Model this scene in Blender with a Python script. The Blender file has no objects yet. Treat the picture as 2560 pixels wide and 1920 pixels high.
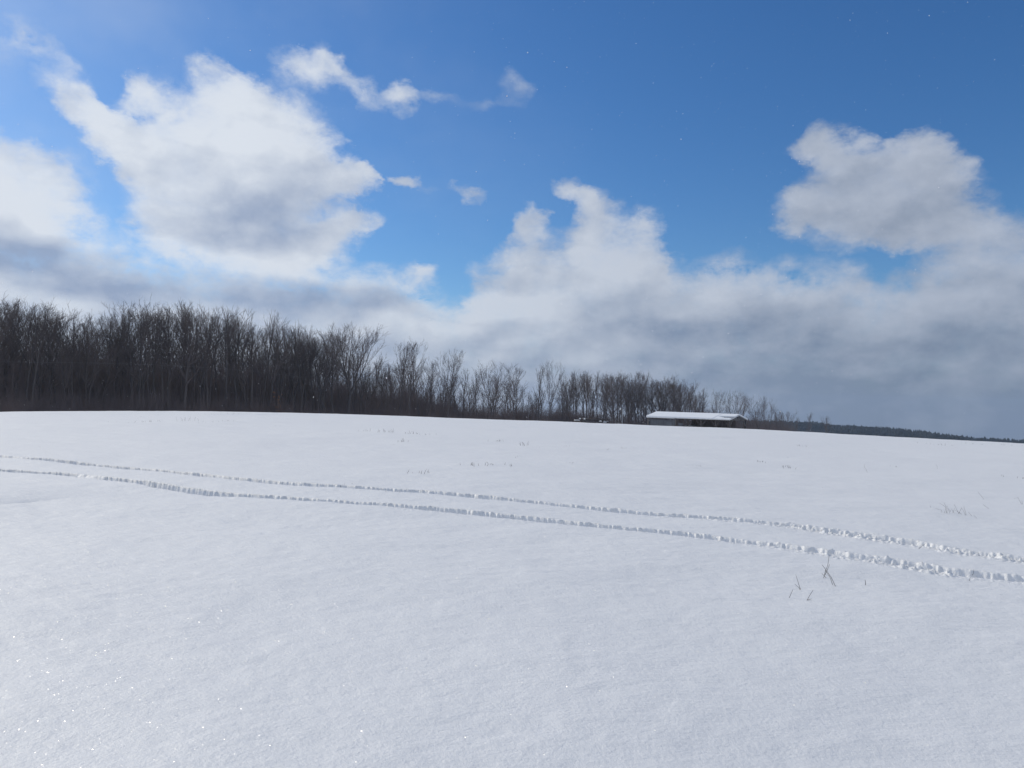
import bpy, math, random
import numpy as np
from mathutils import Matrix, Vector, Euler

S = bpy.context.scene
R = math.radians
EYE = 1.6                      # camera height above the snow
FPX = 769.0                    # focal length in pixels of a 1024 px wide picture
PITCH, ROLL = 1.94, 1.0        # degrees
SUN_AZ, SUN_EL = -58.0, 34.0   # degrees, azimuth from +Y towards +X

# ------------------------------------------------------------------ camera
cd = bpy.data.cameras.new('camera'); cam = bpy.data.objects.new('camera', cd)
S.collection.objects.link(cam); S.camera = cam
cd.sensor_width = 36.0; cd.lens = 36.0 * FPX / 1024.0
cd.clip_start = 0.05; cd.clip_end = 8000
CM = Matrix.Rotation(R(90 + PITCH), 4, 'X') @ Matrix.Rotation(R(ROLL), 4, 'Z')
cam.matrix_world = Matrix.Translation((0, 0, EYE)) @ CM
CM3 = np.array(CM.to_3x3())

K = 1024.0 / 2212.0            # sketch units (2212 wide overview of the photograph) to picture units
def pdir(x, y):
    """sketch coordinates -> world direction"""
    v = CM3 @ np.array([(x * K - 512) / FPX, (384 - y * K) / FPX, -1.0])
    return v / np.linalg.norm(v)
def azel(x, y):
    d = pdir(x, y)
    return math.atan2(d[0], d[1]), math.asin(d[2])

# ------------------------------------------------------------------ node helper
class G:
    """small builder of node graphs"""
    def __init__(s, tree): s.t = tree; s.n = tree.nodes; s.l = tree.links
    def put(s, sock, v):
        if v is None: return
        if isinstance(v, bpy.types.NodeSocket): s.l.new(v, sock)
        else: sock.default_value = v
    def math(s, op, a, b=None, c=None, clamp=False):
        m = s.n.new('ShaderNodeMath'); m.operation = op; m.use_clamp = clamp
        for i, v in enumerate((a, b, c)): s.put(m.inputs[i], v)
        return m.outputs[0]
    def vec(s, op, a, b=None, scale=None):
        m = s.n.new('ShaderNodeVectorMath'); m.operation = op
        s.put(m.inputs[0], a)
        if b is not None: s.put(m.inputs[1], b)
        if scale is not None: s.put(m.inputs['Scale'], scale)
        return m.outputs['Value'] if op in ('DOT_PRODUCT', 'LENGTH') else m.outputs['Vector']
    def noise(s, v, scale, detail=4, rough=.5, dist=0, out='Fac', lac=2.0):
        m = s.n.new('ShaderNodeTexNoise'); s.put(m.inputs['Vector'], v)
        m.inputs['Scale'].default_value = scale; m.inputs['Detail'].default_value = detail
        m.inputs['Roughness'].default_value = rough; m.inputs['Distortion'].default_value = dist
        m.inputs['Lacunarity'].default_value = lac
        return m.outputs[out]
    def mapr(s, v, a, b, c=0., d=1., kind='SMOOTHSTEP'):
        m = s.n.new('ShaderNodeMapRange'); m.interpolation_type = kind; m.clamp = True
        s.put(m.inputs[0], v)
        for i, q in enumerate((a, b, c, d)): s.put(m.inputs[1 + i], q)
        return m.outputs[0]
    def mix(s, f, a, b, blend='MIX'):
        m = s.n.new('ShaderNodeMix'); m.data_type = 'RGBA'; m.blend_type = blend
        s.put(m.inputs['Factor'], f)
        A = [i for i in m.inputs if i.type == 'RGBA']
        s.put(A[0], a); s.put(A[1], b)
        return [o for o in m.outputs if o.type == 'RGBA'][0]
def col(r, g, b): return (r, g, b, 1.0)
def srgb(r, g, b):
    f = lambda c: (c / 255 / 12.92) if c <= 10 else ((c / 255 + .055) / 1.055) ** 2.4
    return (f(r), f(g), f(b), 1.0)

# ------------------------------------------------------------------ world: sky and clouds
W = bpy.data.worlds.new('World'); S.world = W; W.use_nodes = True
W.node_tree.nodes.clear(); g = G(W.node_tree)
SKY_STRENGTH = 0.1
tc = g.n.new('ShaderNodeTexCoord').outputs['Generated']
dirn = g.vec('NORMALIZE', tc)
sx = g.n.new('ShaderNodeSeparateXYZ'); g.put(sx.inputs[0], dirn)
az = g.math('ARCTAN2', sx.outputs[0], sx.outputs[1]); el = g.math('ARCSINE', sx.outputs[2])
sky = g.n.new('ShaderNodeTexSky'); sky.sky_type = 'NISHITA'; sky.sun_disc = False
sky.sun_elevation = R(SUN_EL); sky.sun_rotation = R(SUN_AZ)
sky.altitude = 200; sky.air_density = 1.0; sky.dust_density = 0.6; sky.ozone_density = 2.0
hs = g.n.new('ShaderNodeHueSaturation'); hs.inputs['Saturation'].default_value = 1.25
hs.inputs['Value'].default_value = 1.0
g.put(hs.inputs['Color'], sky.outputs[0])
skyc = g.mix(1.0, hs.outputs[0], col(.66, .86, 1.06), 'MULTIPLY')
cmb = g.n.new('ShaderNodeCombineXYZ'); g.put(cmb.inputs[0], az); g.put(cmb.inputs[1], el)
flat = cmb.outputs[0]
# two warps of the layout: broad and fine, so that edges fray
sq = g.n.new('ShaderNodeMapping'); sq.inputs['Scale'].default_value = (1, 1, 1.5); g.put(sq.inputs[0], dirn)
sdir = sq.outputs[0]
w1 = g.vec('SCALE', g.vec('SUBTRACT', g.noise(sdir, 9.0, 2, .5, out='Color'), (.5, .5, .5)), scale=.036)
w2 = g.vec('SCALE', g.vec('SUBTRACT', g.noise(sdir, 26.0, 5, .62, out='Color'), (.5, .5, .5)), scale=.05)
wv = g.vec('ADD', flat, g.vec('ADD', w1, w2))
wsoft = g.vec('ADD', flat, w1)
PX = K / FPX
def blobs(vec, items, grow=1.5):
    acc = None
    for (x, y, rx, ry, rot, st) in items:
        a, e = azel(x, y)
        m = g.n.new('ShaderNodeMapping'); m.vector_type = 'TEXTURE'; g.put(m.inputs['Vector'], vec)
        m.inputs['Location'].default_value = (a, e, 0)
        m.inputs['Rotation'].default_value = (0, 0, R(-rot))
        m.inputs['Scale'].default_value = (rx * PX * grow, ry * PX * grow, 1)
        gr = g.n.new('ShaderNodeTexGradient'); gr.gradient_type = 'SPHERICAL'; g.put(gr.inputs[0], m.outputs[0])
        acc = g.math('MULTIPLY', gr.outputs['Fac'], st) if acc is None else g.math('MULTIPLY_ADD', gr.outputs['Fac'], st, acc)
    return acc
CLOUDS = [  # x, y, rx, ry, tilt, strength
    (150, 225, 60, 22, 30, .75), (225, 275, 100, 38, 42, 1.1), (300, 345, 100, 50, 50, 1.1), (215, 222, 46, 20, 25, .8), (420, 310, 140, 95, 0, 1.4), (585, 310, 125, 95, 15, 1.5),
    (525, 222, 85, 46, 28, .95), (335, 222, 55, 26, 50, .5), (308, 190, 26, 36, 20, .4), (430, 148, 26, 34, -20, .7), (500, 170, 60, 22, 35, .5),
    (430, 430, 130, 105, 0, 1.4), (575, 430, 140, 115, 0, 1.5), (690, 370, 80, 64, 10, 1.1), (770, 390, 46, 40, 0, 1.5), (805, 370, 20, 22, 0, .8),
    (752, 490, 58, 30, -15, 1.4), (560, 535, 160, 55, 0, 1.3), (690, 530, 90, 36, -20, .8), (350, 495, 70, 42, 0, .7),
    (660, 148, 62, 36, 5, 1.0), (700, 120, 40, 24, 30, .5), (748, 172, 44, 26, 45, .7), (800, 210, 38, 28, 30, .58), (868, 214, 34, 30, 0, .85),
    (945, 212, 80, 18, 5, .34), (1112, 195, 46, 32, 35, .38), (1055, 225, 46, 18, 0, .26),
    (10, 410, 95, 80, 10, 1.5), (60, 455, 100, 55, 10, 1.4), (130, 360, 54, 46, 0, .6), (0, 330, 60, 40, 0, .6),
    (48, 66, 50, 38, 20, .42), (120, 128, 60, 26, 25, .34), (0, 120, 60, 50, 0, .28),
    (873, 390, 32, 16, 0, 1.1), (1008, 415, 34, 13, 28, .7), (930, 405, 50, 12, 5, .2), (905, 590, 40, 24, 0, .7),
    (1895, 425, 132, 72, 8, 1.7), (1790, 310, 40, 40, 30, 1.4), (1738, 330, 44, 20, 0, 1.1), (1840, 345, 60, 36, 15, .9), (1970, 345, 46, 40, 20, 1.2), (2010, 380, 60, 44, 30, 1.0),
    (1755, 450, 70, 40, -12, 1.2), (1880, 490, 130, 42, 0, 1.4), (2050, 440, 70, 60, 35, 1.1), (1704, 495, 30, 24, -30, .7), (2090, 500, 100, 44, 10, 1.0),
    (1245, 415, 44, 24, 25, 1.2), (1295, 455, 56, 46, 45, 1.0), (1145, 480, 34, 34, 0, .8), (1395, 480, 44, 40, 20, .6),
]
cov = blobs(wv, CLOUDS, 1.38)
# the long bank over the horizon: everything under this outline
BANK = [(-900, 470), (-300, 480), (0, 470), (90, 470), (160, 488), (280, 520), (420, 566), (560, 560), (700, 566), (800, 590), (880, 584),
        (940, 622), (1000, 652), (1060, 655), (1100, 650), (1180, 656)]
BANK2 = [(-900, 1200), (930, 900), (985, 660), (1018, 582), (1080, 560), (1120, 480), (1150, 468), (1190, 500), (1225, 500), (1265, 430), (1320, 462), (1400, 468),
         (1440, 520), (1462, 572), (1500, 574), (1560, 546), (1640, 556), (1720, 564), (1790, 560), (1850, 574), (1900, 596), (1950, 570),
         (2050, 515), (2120, 492), (2212, 484), (2500, 470), (3000, 460)]
wsx = g.n.new('ShaderNodeSeparateXYZ'); g.put(wsx.inputs[0], wv)
def outline(pts, soft):
    c = g.n.new('ShaderNodeFloatCurve'); cu = c.mapping.curves[0]
    q = [azel(x, y) for x, y in pts]
    f = lambda a: (a + 1.1) / 2.2
    for i, (a, e) in enumerate(q):
        xx, yy = min(1, max(0, f(a))), min(1, max(0, (e + .25) / .75))
        if i == 0: cu.points[0].location = (xx, yy)
        elif i == len(q) - 1: cu.points[1].location = (xx, yy)
        else: cu.points.new(xx, yy)
    c.mapping.update()
    g.put(c.inputs['Value'], g.math('MULTIPLY_ADD', wsx.outputs[0], 1 / 2.2, .5))
    top = g.math('MULTIPLY_ADD', c.outputs[0], .75, -.25)
    return g.mapr(g.math('SUBTRACT', top, wsx.outputs[1]), -soft * .5, soft * 1.6, 0, 1.5)
b1 = outline(BANK + [(1250, 690), (1400, 800), (3000, 860)], .045)
b2 = outline(BANK2, .045)
cov = g.math('ADD', cov, g.math('MAXIMUM', b1, b2))
fb = g.noise(sdir, 11.0, 7, .58)
fbo = g.noise(g.vec('ADD', sdir, (-.016, -.006, .014)), 11.0, 5, .58)
# broken cloud over the rest of the sky, outside the photograph's view
away = g.math('MAXIMUM', g.mapr(g.math('ABSOLUTE', az), .72, 1.1), g.mapr(el, .55, .8))
cov = g.math('MULTIPLY_ADD', g.mapr(g.noise(sdir, 2.2, 3, .5), .42, .62, 0, 1.2), away, cov)
# fraying: optical depth broken up by coarse and fine noise
frz = g.noise(g.vec('ADD', sdir, g.vec('SCALE', w1, scale=1.5)), 24.0, 9, .68)
fray = g.math('ADD', g.math('MULTIPLY', g.math('SUBTRACT', fb, .5), 3.4), g.math('MULTIPLY', g.math('SUBTRACT', frz, .5), 4.4))
fray = g.math('MAXIMUM', g.math('ADD', fray, 1.0), 0.0)
# thick parts keep their body
body = g.mapr(cov, .55, 1.5)
fray = g.math('ADD', g.math('MULTIPLY', fray, g.math('SUBTRACT', 1.0, g.math('MULTIPLY', body, .6))), g.math('MULTIPLY', body, .6))
cc = g.math('POWER', g.math('MAXIMUM', g.math('SUBTRACT', cov, .10), 0.0), 1.35)
tau = g.math('MULTIPLY', g.math('MULTIPLY', cc, fray), -2.3)
dens = g.math('SUBTRACT', 1.0, g.math('EXPONENT', tau))
# thin veil near the sun side and low over the horizon
veil = g.mapr(g.noise(sdir, 3.2, 4, .6), .40, .75, 0, .22)
veil = g.math('MULTIPLY', veil, g.mapr(az, .25, -.7))
# light and dark parts of the clouds
SHADE = [(420, 300, 150, 85, 0, -.4), (590, 300, 130, 75, 0, -.35), (230, 260, 110, 50, 30, -.3), (40, 420, 110, 60, 0, -.3), (590, 455, 150, 100, 0, .85), (500, 520, 130, 60, 0, .3), (70, 560, 200, 60, 5, .72), (300, 612, 260, 46, 6, .65), (60, 520, 90, 30, 0, .3),
         (700, 650, 190, 46, 5, 1.0), (1000, 720, 160, 30, 0, .1), (1400, 690, 120, 40, 0, .35), (1340, 640, 70, 40, -30, .25),
         (1900, 740, 420, 120, 4, .25), (2150, 700, 220, 120, 0, .15), (1620, 715, 170, 60, 0, .3), (1990, 870, 620, 90, 3, .3), (2050, 960, 900, 100, 3, .5),
         (1600, 590, 110, 40, 0, -.65), (1740, 600, 90, 34, 0, -.5), (1880, 640, 120, 38, 5, -.6), (1330, 600, 130, 50, 0, -.7), (2160, 560, 120, 50, 0, -.5), (1100, 580, 90, 36, 0, -.6),
         (1500, 650, 80, 30, 0, -.4), (1380, 480, 60, 40, 0, -.3), (1270, 440, 60, 50, 0, -.4), (1700, 760, 240, 24, 3, -.3), (1950, 680, 110, 26, 0, -.35),
         (180, 505, 80, 26, 25, -1.0), (300, 535, 90, 24, 20, -1.0), (440, 562, 100, 26, 8, -1.0), (600, 580, 110, 26, 0, -.9), (750, 590, 100, 26, 0, -.9), (880, 610, 90, 26, 10, -.9),
         (990, 655, 100, 28, 10, -.9), (1120, 668, 110, 28, 0, -.8), (950, 700, 120, 30, 0, -.5), (120, 640, 160, 16, 4, -.5), (1880, 430, 170, 90, 0, .2),
         (1850, 490, 120, 40, 0, .35), (1500, 780, 300, 60, 4, .2), (1990, 440, 90, 70, 0, .25), (60, 700, 500, 60, 0, .3)]
sh = blobs(wsoft, SHADE)
sq2 = g.n.new('ShaderNodeMapping'); sq2.inputs['Scale'].default_value = (1, 1, 2.4); g.put(sq2.inputs[0], dirn)
rel = g.math('SUBTRACT', fb, fbo)
sh = g.math('MULTIPLY_ADD', rel, -1.7, sh)
sh = g.math('MULTIPLY_ADD', g.math('SUBTRACT', g.noise(sq2.outputs[0], 6.5, 5, .5), .5), 1.6, sh)
sh = g.math('MULTIPLY_ADD', g.mapr(el, .24, -.02, kind='LINEAR'), g.mapr(az, -.3, .45, .42, .78), sh)
# rounded billows inside the clouds, lit on the side of the sun
bw = g.vec('ADD', sq2.outputs[0], g.vec('SCALE', g.vec('SUBTRACT', g.noise(sdir, 12.0, 5, .62, out='Color'), (.5, .5, .5)), scale=.13))
def billow(off):
    v = g.n.new('ShaderNodeTexVoronoi'); v.feature = 'F1'; v.inputs['Scale'].default_value = 11.0
    v.inputs['Detail'].default_value = 0.0
    g.put(v.inputs['Vector'], g.vec('ADD', bw, off)); return v.outputs['Distance']
v1, v2 = billow((0, 0, 0)), billow((-.016, -.004, .030))
sh = g.math('MULTIPLY_ADD', g.math('SUBTRACT', v2, v1), .75, sh)
sh = g.math('MULTIPLY_ADD', g.math('SUBTRACT', v1, .40), .35, sh)
shf = g.mapr(sh, -.25, 1.30, 0, 1, kind='LINEAR')
side = g.mapr(az, -.35, .45, kind='LINEAR')
lit = g.mix(side, srgb(220, 227, 237), srgb(180, 189, 205))
drk = g.mix(side, srgb(150, 166, 194), srgb(123, 138, 161))
cloudc = g.mix(shf, lit, drk)
# colours above are seen radiances: bring them to the sky's own scale (strength is applied to both)
cloudc = g.vec('SCALE', cloudc, scale=1.0 / SKY_STRENGTH)
skyv = g.mix(veil, skyc, g.vec('SCALE', lit, scale=1.0 / SKY_STRENGTH))
fin = g.mix(dens, skyv, cloudc)
bg = g.n.new('ShaderNodeBackground'); g.put(bg.inputs['Color'], fin); bg.inputs['Strength'].default_value = SKY_STRENGTH
ow = g.n.new('ShaderNodeOutputWorld'); g.l.new(bg.outputs[0], ow.inputs[0])

# ------------------------------------------------------------------ sun, exposure
sl = bpy.data.lights.new('sun', 'SUN'); so = bpy.data.objects.new('sun', sl); S.collection.objects.link(so)
sl.energy = 2.18; sl.angle = R(0.6); sl.color = (1.0, .91, .735)
sd = Vector((math.sin(R(SUN_AZ)) * math.cos(R(SUN_EL)), math.cos(R(SUN_AZ)) * math.cos(R(SUN_EL)), math.sin(R(SUN_EL))))
so.rotation_euler = sd.to_track_quat('Z', 'Y').to_euler(); so.location = (-40, 20, 60)
S.view_settings.view_transform = 'Standard'; S.view_settings.look = 'None'
S.view_settings.exposure = 0.0; S.view_settings.gamma = 1.0
S.view_settings.use_curve_mapping = False
S.cycles.use_denoising = True
S.cycles.denoiser = 'OPENIMAGEDENOISE'; S.cycles.denoising_input_passes = 'RGB_ALBEDO_NORMAL'; S.cycles.denoising_prefilter = 'ACCURATE'
S.cycles.max_bounces = 6; S.cycles.diffuse_bounces = 3; S.cycles.glossy_bounces = 2; S.cycles.transparent_max_bounces = 8
S.cycles.sample_clamp_indirect = 4.0
S.cycles.volume_bounces = 0

# ------------------------------------------------------------------ object helpers
C = S.collection
def tag(o, label=None, cat=None, group=None, kind=None):
    if label: o['label'] = label
    if cat: o['category'] = cat
    if group: o['group'] = group
    if kind: o['kind'] = kind
    return o
def empty(name, loc, rz=0.0):
    o = bpy.data.objects.new(name, None); C.objects.link(o); o.empty_display_size = .3
    o.location = loc; o.rotation_euler = (0, 0, rz); return o
def link(name, me, mat, parent=None):
    o = bpy.data.objects.new(name, me); C.objects.link(o)
    if mat is not None and len(me.materials) == 0: me.materials.append(mat)
    if parent: o.parent = parent
    return o
def mesh_np(name, V, F, smooth=False):
    """V (n,3), F (m,3|4) numpy -> mesh"""
    me = bpy.data.meshes.new(name)
    V = np.ascontiguousarray(V, dtype=np.float32); F = np.ascontiguousarray(F, dtype=np.int32)
    k = F.shape[1]
    me.vertices.add(len(V)); me.vertices.foreach_set('co', V.ravel())
    me.loops.add(F.size); me.loops.foreach_set('vertex_index', F.ravel())
    me.polygons.add(len(F)); me.polygons.foreach_set('loop_start', np.arange(0, F.size, k, dtype=np.int32))
    if smooth: me.polygons.foreach_set('use_smooth', np.ones(len(F), dtype=bool))
    me.update(calc_edges=True); return me
class MB:
    """collects quads and triangles"""
    def __init__(s): s.v = []; s.f = []; s.n = 0
    def add(s, V, F):
        s.v.append(np.asarray(V, float)); s.f += [tuple(i + s.n for i in f) for f in F]; s.n += len(V)
    def box(s, c, size, rz=0.0, rot=None):
        hx, hy, hz = (q / 2 for q in size)
        V = np.array([(x, y, z) for x in (-hx, hx) for y in (-hy, hy) for z in (-hz, hz)])
        M = np.array((rot if rot is not None else Matrix.Rotation(rz, 3, 'Z')))
        V = V @ M.T + np.array(c)
        s.add(V, [(0, 1, 3, 2), (4, 6, 7, 5), (0, 4, 5, 1), (2, 3, 7, 6), (0, 2, 6, 4), (1, 5, 7, 3)])
    def bar(s, a, b, w, d):
        """rectangular beam from a to b"""
        a, b = Vector(a), Vector(b); q = (b - a)
        m = q.to_track_quat('Z', 'Y').to_matrix()
        s.box(tuple((a + b) / 2), (w, d, q.length), rot=m)
    def tube(s, pts, rad, sides=5, cap=True):
        V, F = tube_np(np.array(pts, float), np.array(rad, float), sides)
        F = [tuple(f) for f in F]
        if cap:
            n = len(pts); F.append(tuple(range(sides - 1, -1, -1))); F.append(tuple((n - 1) * sides + i for i in range(sides)))
        s.add(V, F)
    def prism(s, poly, axis_vec):
        """closed solid: polygon (list of 3-D points) pushed along a vector"""
        P = np.array(poly, float); Q = P + np.array(axis_vec); n = len(P)
        s.add(np.vstack([P, Q]), [tuple(range(n - 1, -1, -1)), tuple(range(n, 2 * n))] + [(i, (i + 1) % n, n + (i + 1) % n, n + i) for i in range(n)])
    def mesh(s, name, smooth=False):
        me = bpy.data.meshes.new(name); me.from_pydata([tuple(p) for p in np.vstack(s.v)], [], s.f)
        if smooth: me.polygons.foreach_set('use_smooth', np.ones(len(me.polygons), dtype=bool))
        me.update(); return me
def tube_np(P, rad, sides):
    n = len(P)
    T = np.gradient(P, axis=0); T /= np.linalg.norm(T, axis=1)[:, None] + 1e-9
    ref = np.array([0.31, 0.87, 0.38]) if abs(T[0] @ np.array([0.31, 0.87, 0.38])) < .9 else np.array([1., 0, 0])
    A = np.cross(T, ref); A /= np.linalg.norm(A, axis=1)[:, None] + 1e-9
    B = np.cross(T, A)
    ang = np.arange(sides) * 2 * np.pi / sides
    V = P[:, None, :] + rad[:, None, None] * (np.cos(ang)[None, :, None] * A[:, None, :] + np.sin(ang)[None, :, None] * B[:, None, :])
    i = np.arange(n - 1)[:, None] * sides; j = np.arange(sides)[None, :]; k = (j + 1) % sides
    F = np.stack([i + j, i + k, i + sides + k, i + sides + j], -1).reshape(-1, 4)
    return V.reshape(-1, 3), F

# ------------------------------------------------------------------ numpy noise
def _h(ix, iy, seed):
    n = (ix.astype(np.int64) * 374761393 + iy.astype(np.int64) * 668265263 + seed * 1442695041) & 0xFFFFFFFF
    n = ((n ^ (n >> 13)) * 1274126177) & 0xFFFFFFFF
    n = ((n ^ (n >> 16)) * 2246822519) & 0xFFFFFFFF
    return ((n ^ (n >> 15)) & 0xFFFFFF) / float(0xFFFFFF)
def vnoise(x, y, seed=0):
    x = np.asarray(x, float); y = np.asarray(y, float)
    ix = np.floor(x); iy = np.floor(y); fx = x - ix; fy = y - iy
    ux = fx * fx * fx * (fx * (fx * 6 - 15) + 10); uy = fy * fy * fy * (fy * (fy * 6 - 15) + 10)
    a = _h(ix, iy, seed); b = _h(ix + 1, iy, seed); c = _h(ix, iy + 1, seed); d = _h(ix + 1, iy + 1, seed)
    return (a + (b - a) * ux) * (1 - uy) + (c + (d - c) * ux) * uy
def fbm(x, y, oct=4, seed=0, gain=.5):
    s = 0; a = 1; t = 0
    for i in range(oct):
        s = s + a * vnoise(x * 2 ** i + 17.3 * i, y * 2 ** i - 9.1 * i, seed + i); t += a; a *= gain
    return s / t
def sstep(a, b, x):
    t = np.clip((x - a) / (b - a), 0, 1); return t * t * (3 - 2 * t)

# ------------------------------------------------------------------ lie of the land
CREST = [(-500, 905), (-200, 894), (0, 889.5), (200, 888), (400, 888), (600, 891), (800, 896.5), (1000, 904), (1200, 910.5), (1400, 919), (1600, 925.5), (1800, 937), (2000, 947), (2212, 958.5), (2500, 975), (2900, 1000)]
_c = [pdir(x, y) for x, y in CREST]
C_AZ = np.array([math.atan2(d[0], d[1]) for d in _c]); C_A = np.array([d[2] / math.hypot(d[0], d[1]) for d in _c])
# smooth the crest line so that it has no kinks
_fa = np.linspace(C_AZ[0], C_AZ[-1], 400); _fA = np.interp(_fa, C_AZ, C_A)
_k = np.hanning(41); _k /= _k.sum()
_fA = np.convolve(np.pad(_fA, 20, mode='edge'), _k, 'valid')
_ga = np.linspace(-1.4, 1.4, 900); _k2 = np.hanning(181); _k2 /= _k2.sum()
_sm = lambda q: np.convolve(np.pad(q, 90, mode='edge'), _k2, 'valid')
_gs = _sm(np.interp(_ga, [-1.2, -.588, -.3, 0, .3, .588, 1.2], [.018, .022, .032, .037, .026, .010, .0]))
_gl = _sm(np.interp(_ga, [-.6, -.3, 0, .25, .5], [-.014, -.018, -.028, -.042, -.055]))
def land(x, y):
    """smooth ground height without tracks"""
    x = np.asarray(x, float); y = np.asarray(y, float)
    r = np.hypot(x, y) + 1e-6; a = np.arctan2(x, y)
    A = np.interp(a, _fa, _fA)
    s = np.interp(a, _ga, _gs)
    lim = np.interp(a, _ga, _gl)
    q = (s - A) / 2; k = q * q / EYE
    rl = (s - lim) / (2 * k)
    z = np.where(r < rl, s * r - k * r * r, s * rl - k * rl * rl + lim * (r - rl))
    return z
def ray_ground(x, y, rmin=1.0, rmax=200):
    """sketch point -> point of the ground it shows"""
    d = pdir(x, y); hh = math.hypot(d[0], d[1])
    r = np.geomspace(rmin, rmax, 6000)
    X = d[0] / hh * r; Y = d[1] / hh * r; Z = EYE + d[2] / hh * r
    below = np.nonzero(Z < land(X, Y))[0]
    i = below[0] if len(below) else np.argmin(Z - land(X, Y))
    return np.array([X[i], Y[i], float(land(X[i], Y[i]))])

UPPER = [(0, 987), (150, 998), (300, 1010), (450, 1027), (600, 1044), (750, 1055), (900, 1062), (1050, 1074), (1200, 1087), (1350, 1103), (1500, 1116), (1650, 1131), (1800, 1149), (1900, 1164), (2000, 1180), (2100, 1198), (2212, 1212)]
LOWER = [(0, 1012), (150, 1023), (300, 1040), (440, 1060), (560, 1070), (700, 1081), (850, 1093), (1000, 1105), (1150, 1120), (1300, 1136), (1450, 1150), (1550, 1162), (1650, 1177), (1780, 1198), (1900, 1218), (2000, 1235), (2100, 1249), (2212, 1261)]
def ground_path(pts):
    P = np.array([ray_ground(x, y)[:2] for x, y in pts])
    d = P[0] - P[1]; e = P[-1] - P[-2]
    P = np.vstack([P[0] + d / np.linalg.norm(d) * 25, P, P[-1] + e / np.linalg.norm(e) * 12])
    s = np.r_[0, np.cumsum(np.linalg.norm(np.diff(P, axis=0), axis=1))]
    t = np.arange(0, s[-1], .35)
    Q = np.stack([np.interp(t, s, P[:, i]) for i in (0, 1)], 1)
    for _ in range(3):
        Q[1:-1] = (Q[:-2] + 2 * Q[1:-1] + Q[2:]) / 4
    return Q
def along(P, x, y):
    """nearest distance (signed, + on the far side) and length along a path"""
    best = np.full(x.shape, 1e9); tt = np.zeros(x.shape); ss = np.zeros(x.shape); L = 0.
    for a, b in zip(P[:-1], P[1:]):
        e = b - a; l = np.hypot(*e); e = e / l
        px, py = x - a[0], y - a[1]
        u = np.clip(px * e[0] + py * e[1], 0, l)
        dx, dy = px - u * e[0], py - u * e[1]
        d2 = dx * dx + dy * dy
        m = d2 < best
        best = np.where(m, d2, best)
        tt = np.where(m, np.sqrt(d2) * np.sign(e[0] * py - e[1] * px), tt); ss = np.where(m, L + u, ss)
        L += l
    return tt, ss
PU, PL = ground_path(UPPER), ground_path(LOWER)

def track(z, x, y, P, seed, m):
    X, Y = x[m], y[m]
    t, s = along(P, X, Y)
    # where along the run: the right hand (nearer) part is the more churned
    rough = sstep(1.5, 5.0, X)
    half = .115 + .03 * (vnoise(s * 1.3, s * 0, seed) - .5) + .03 * rough
    jag = .034 * (fbm(s * 12, t * 9, 3, seed + 3) - .5) * (1 + .15 * rough) + .05 * (vnoise(s * 2.3, t * 2, seed + 13) - .5) * (.3 + rough) + .022 * (vnoise(s * 34, t * 18, seed + 4) - .5)
    tj = t + jag
    fl = (1 - .7 * rough) * 5.0 * np.clip(vnoise(s * 6.5, t * 1.5, seed + 5) - .62, 0, 1) + 1.3 * np.abs(vnoise(s * 23, t * 1.5, seed + 16) - .5)
    far = tj - half - .018 * fl
    near = -tj - half
    dep = .140 + .008 * rough + .03 * (vnoise(s * .9, t, seed + 6) - .5)
    # the snow bridges over now and then
    gap = 1 - .75 * sstep(.86, .92, vnoise(s * .55, s * 0 + 3, seed + 7))
    wall = (1 - sstep(-.030 - .03 * rough, .010, far)) * (1 - sstep(-.02, .012, near))
    floor = .03 * (fbm(s * 11, t * 11, 3, seed + 8) - .4)
    dz = -wall * gap * (dep - floor)
    # crumbs and lumps thrown up along both rims
    lump = np.clip(fbm(X * 16, Y * 16, 4, seed + 9, .6) - .50, 0, 1) * 3.2
    lum2 = np.clip(fbm(X * 34, Y * 34, 3, seed + 12, .6) - .52, 0, 1) * 3.4
    rimf = np.exp(-((tj - half - .02) / .045) ** 2); rimn = np.exp(-((tj + half + .06) / (.06 + .05 * rough)) ** 2)
    churn = rough * (.25 + .75 * sstep(.3, .65, vnoise(s * 1.1, s * 0 + 9, seed + 14))) + .12
    dz += rimf * (.013 * lump + .009 * lum2) * (.5 + churn) + rimn * (.042 * churn) * (lump + .7 * lum2)
    dz += rough * churn * wall * .09 * np.clip(fbm(X * 15, Y * 15, 4, seed + 10, .62) - .42, 0, 1) * 3
    z[m] += dz * (np.abs(t) < .6)

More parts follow.
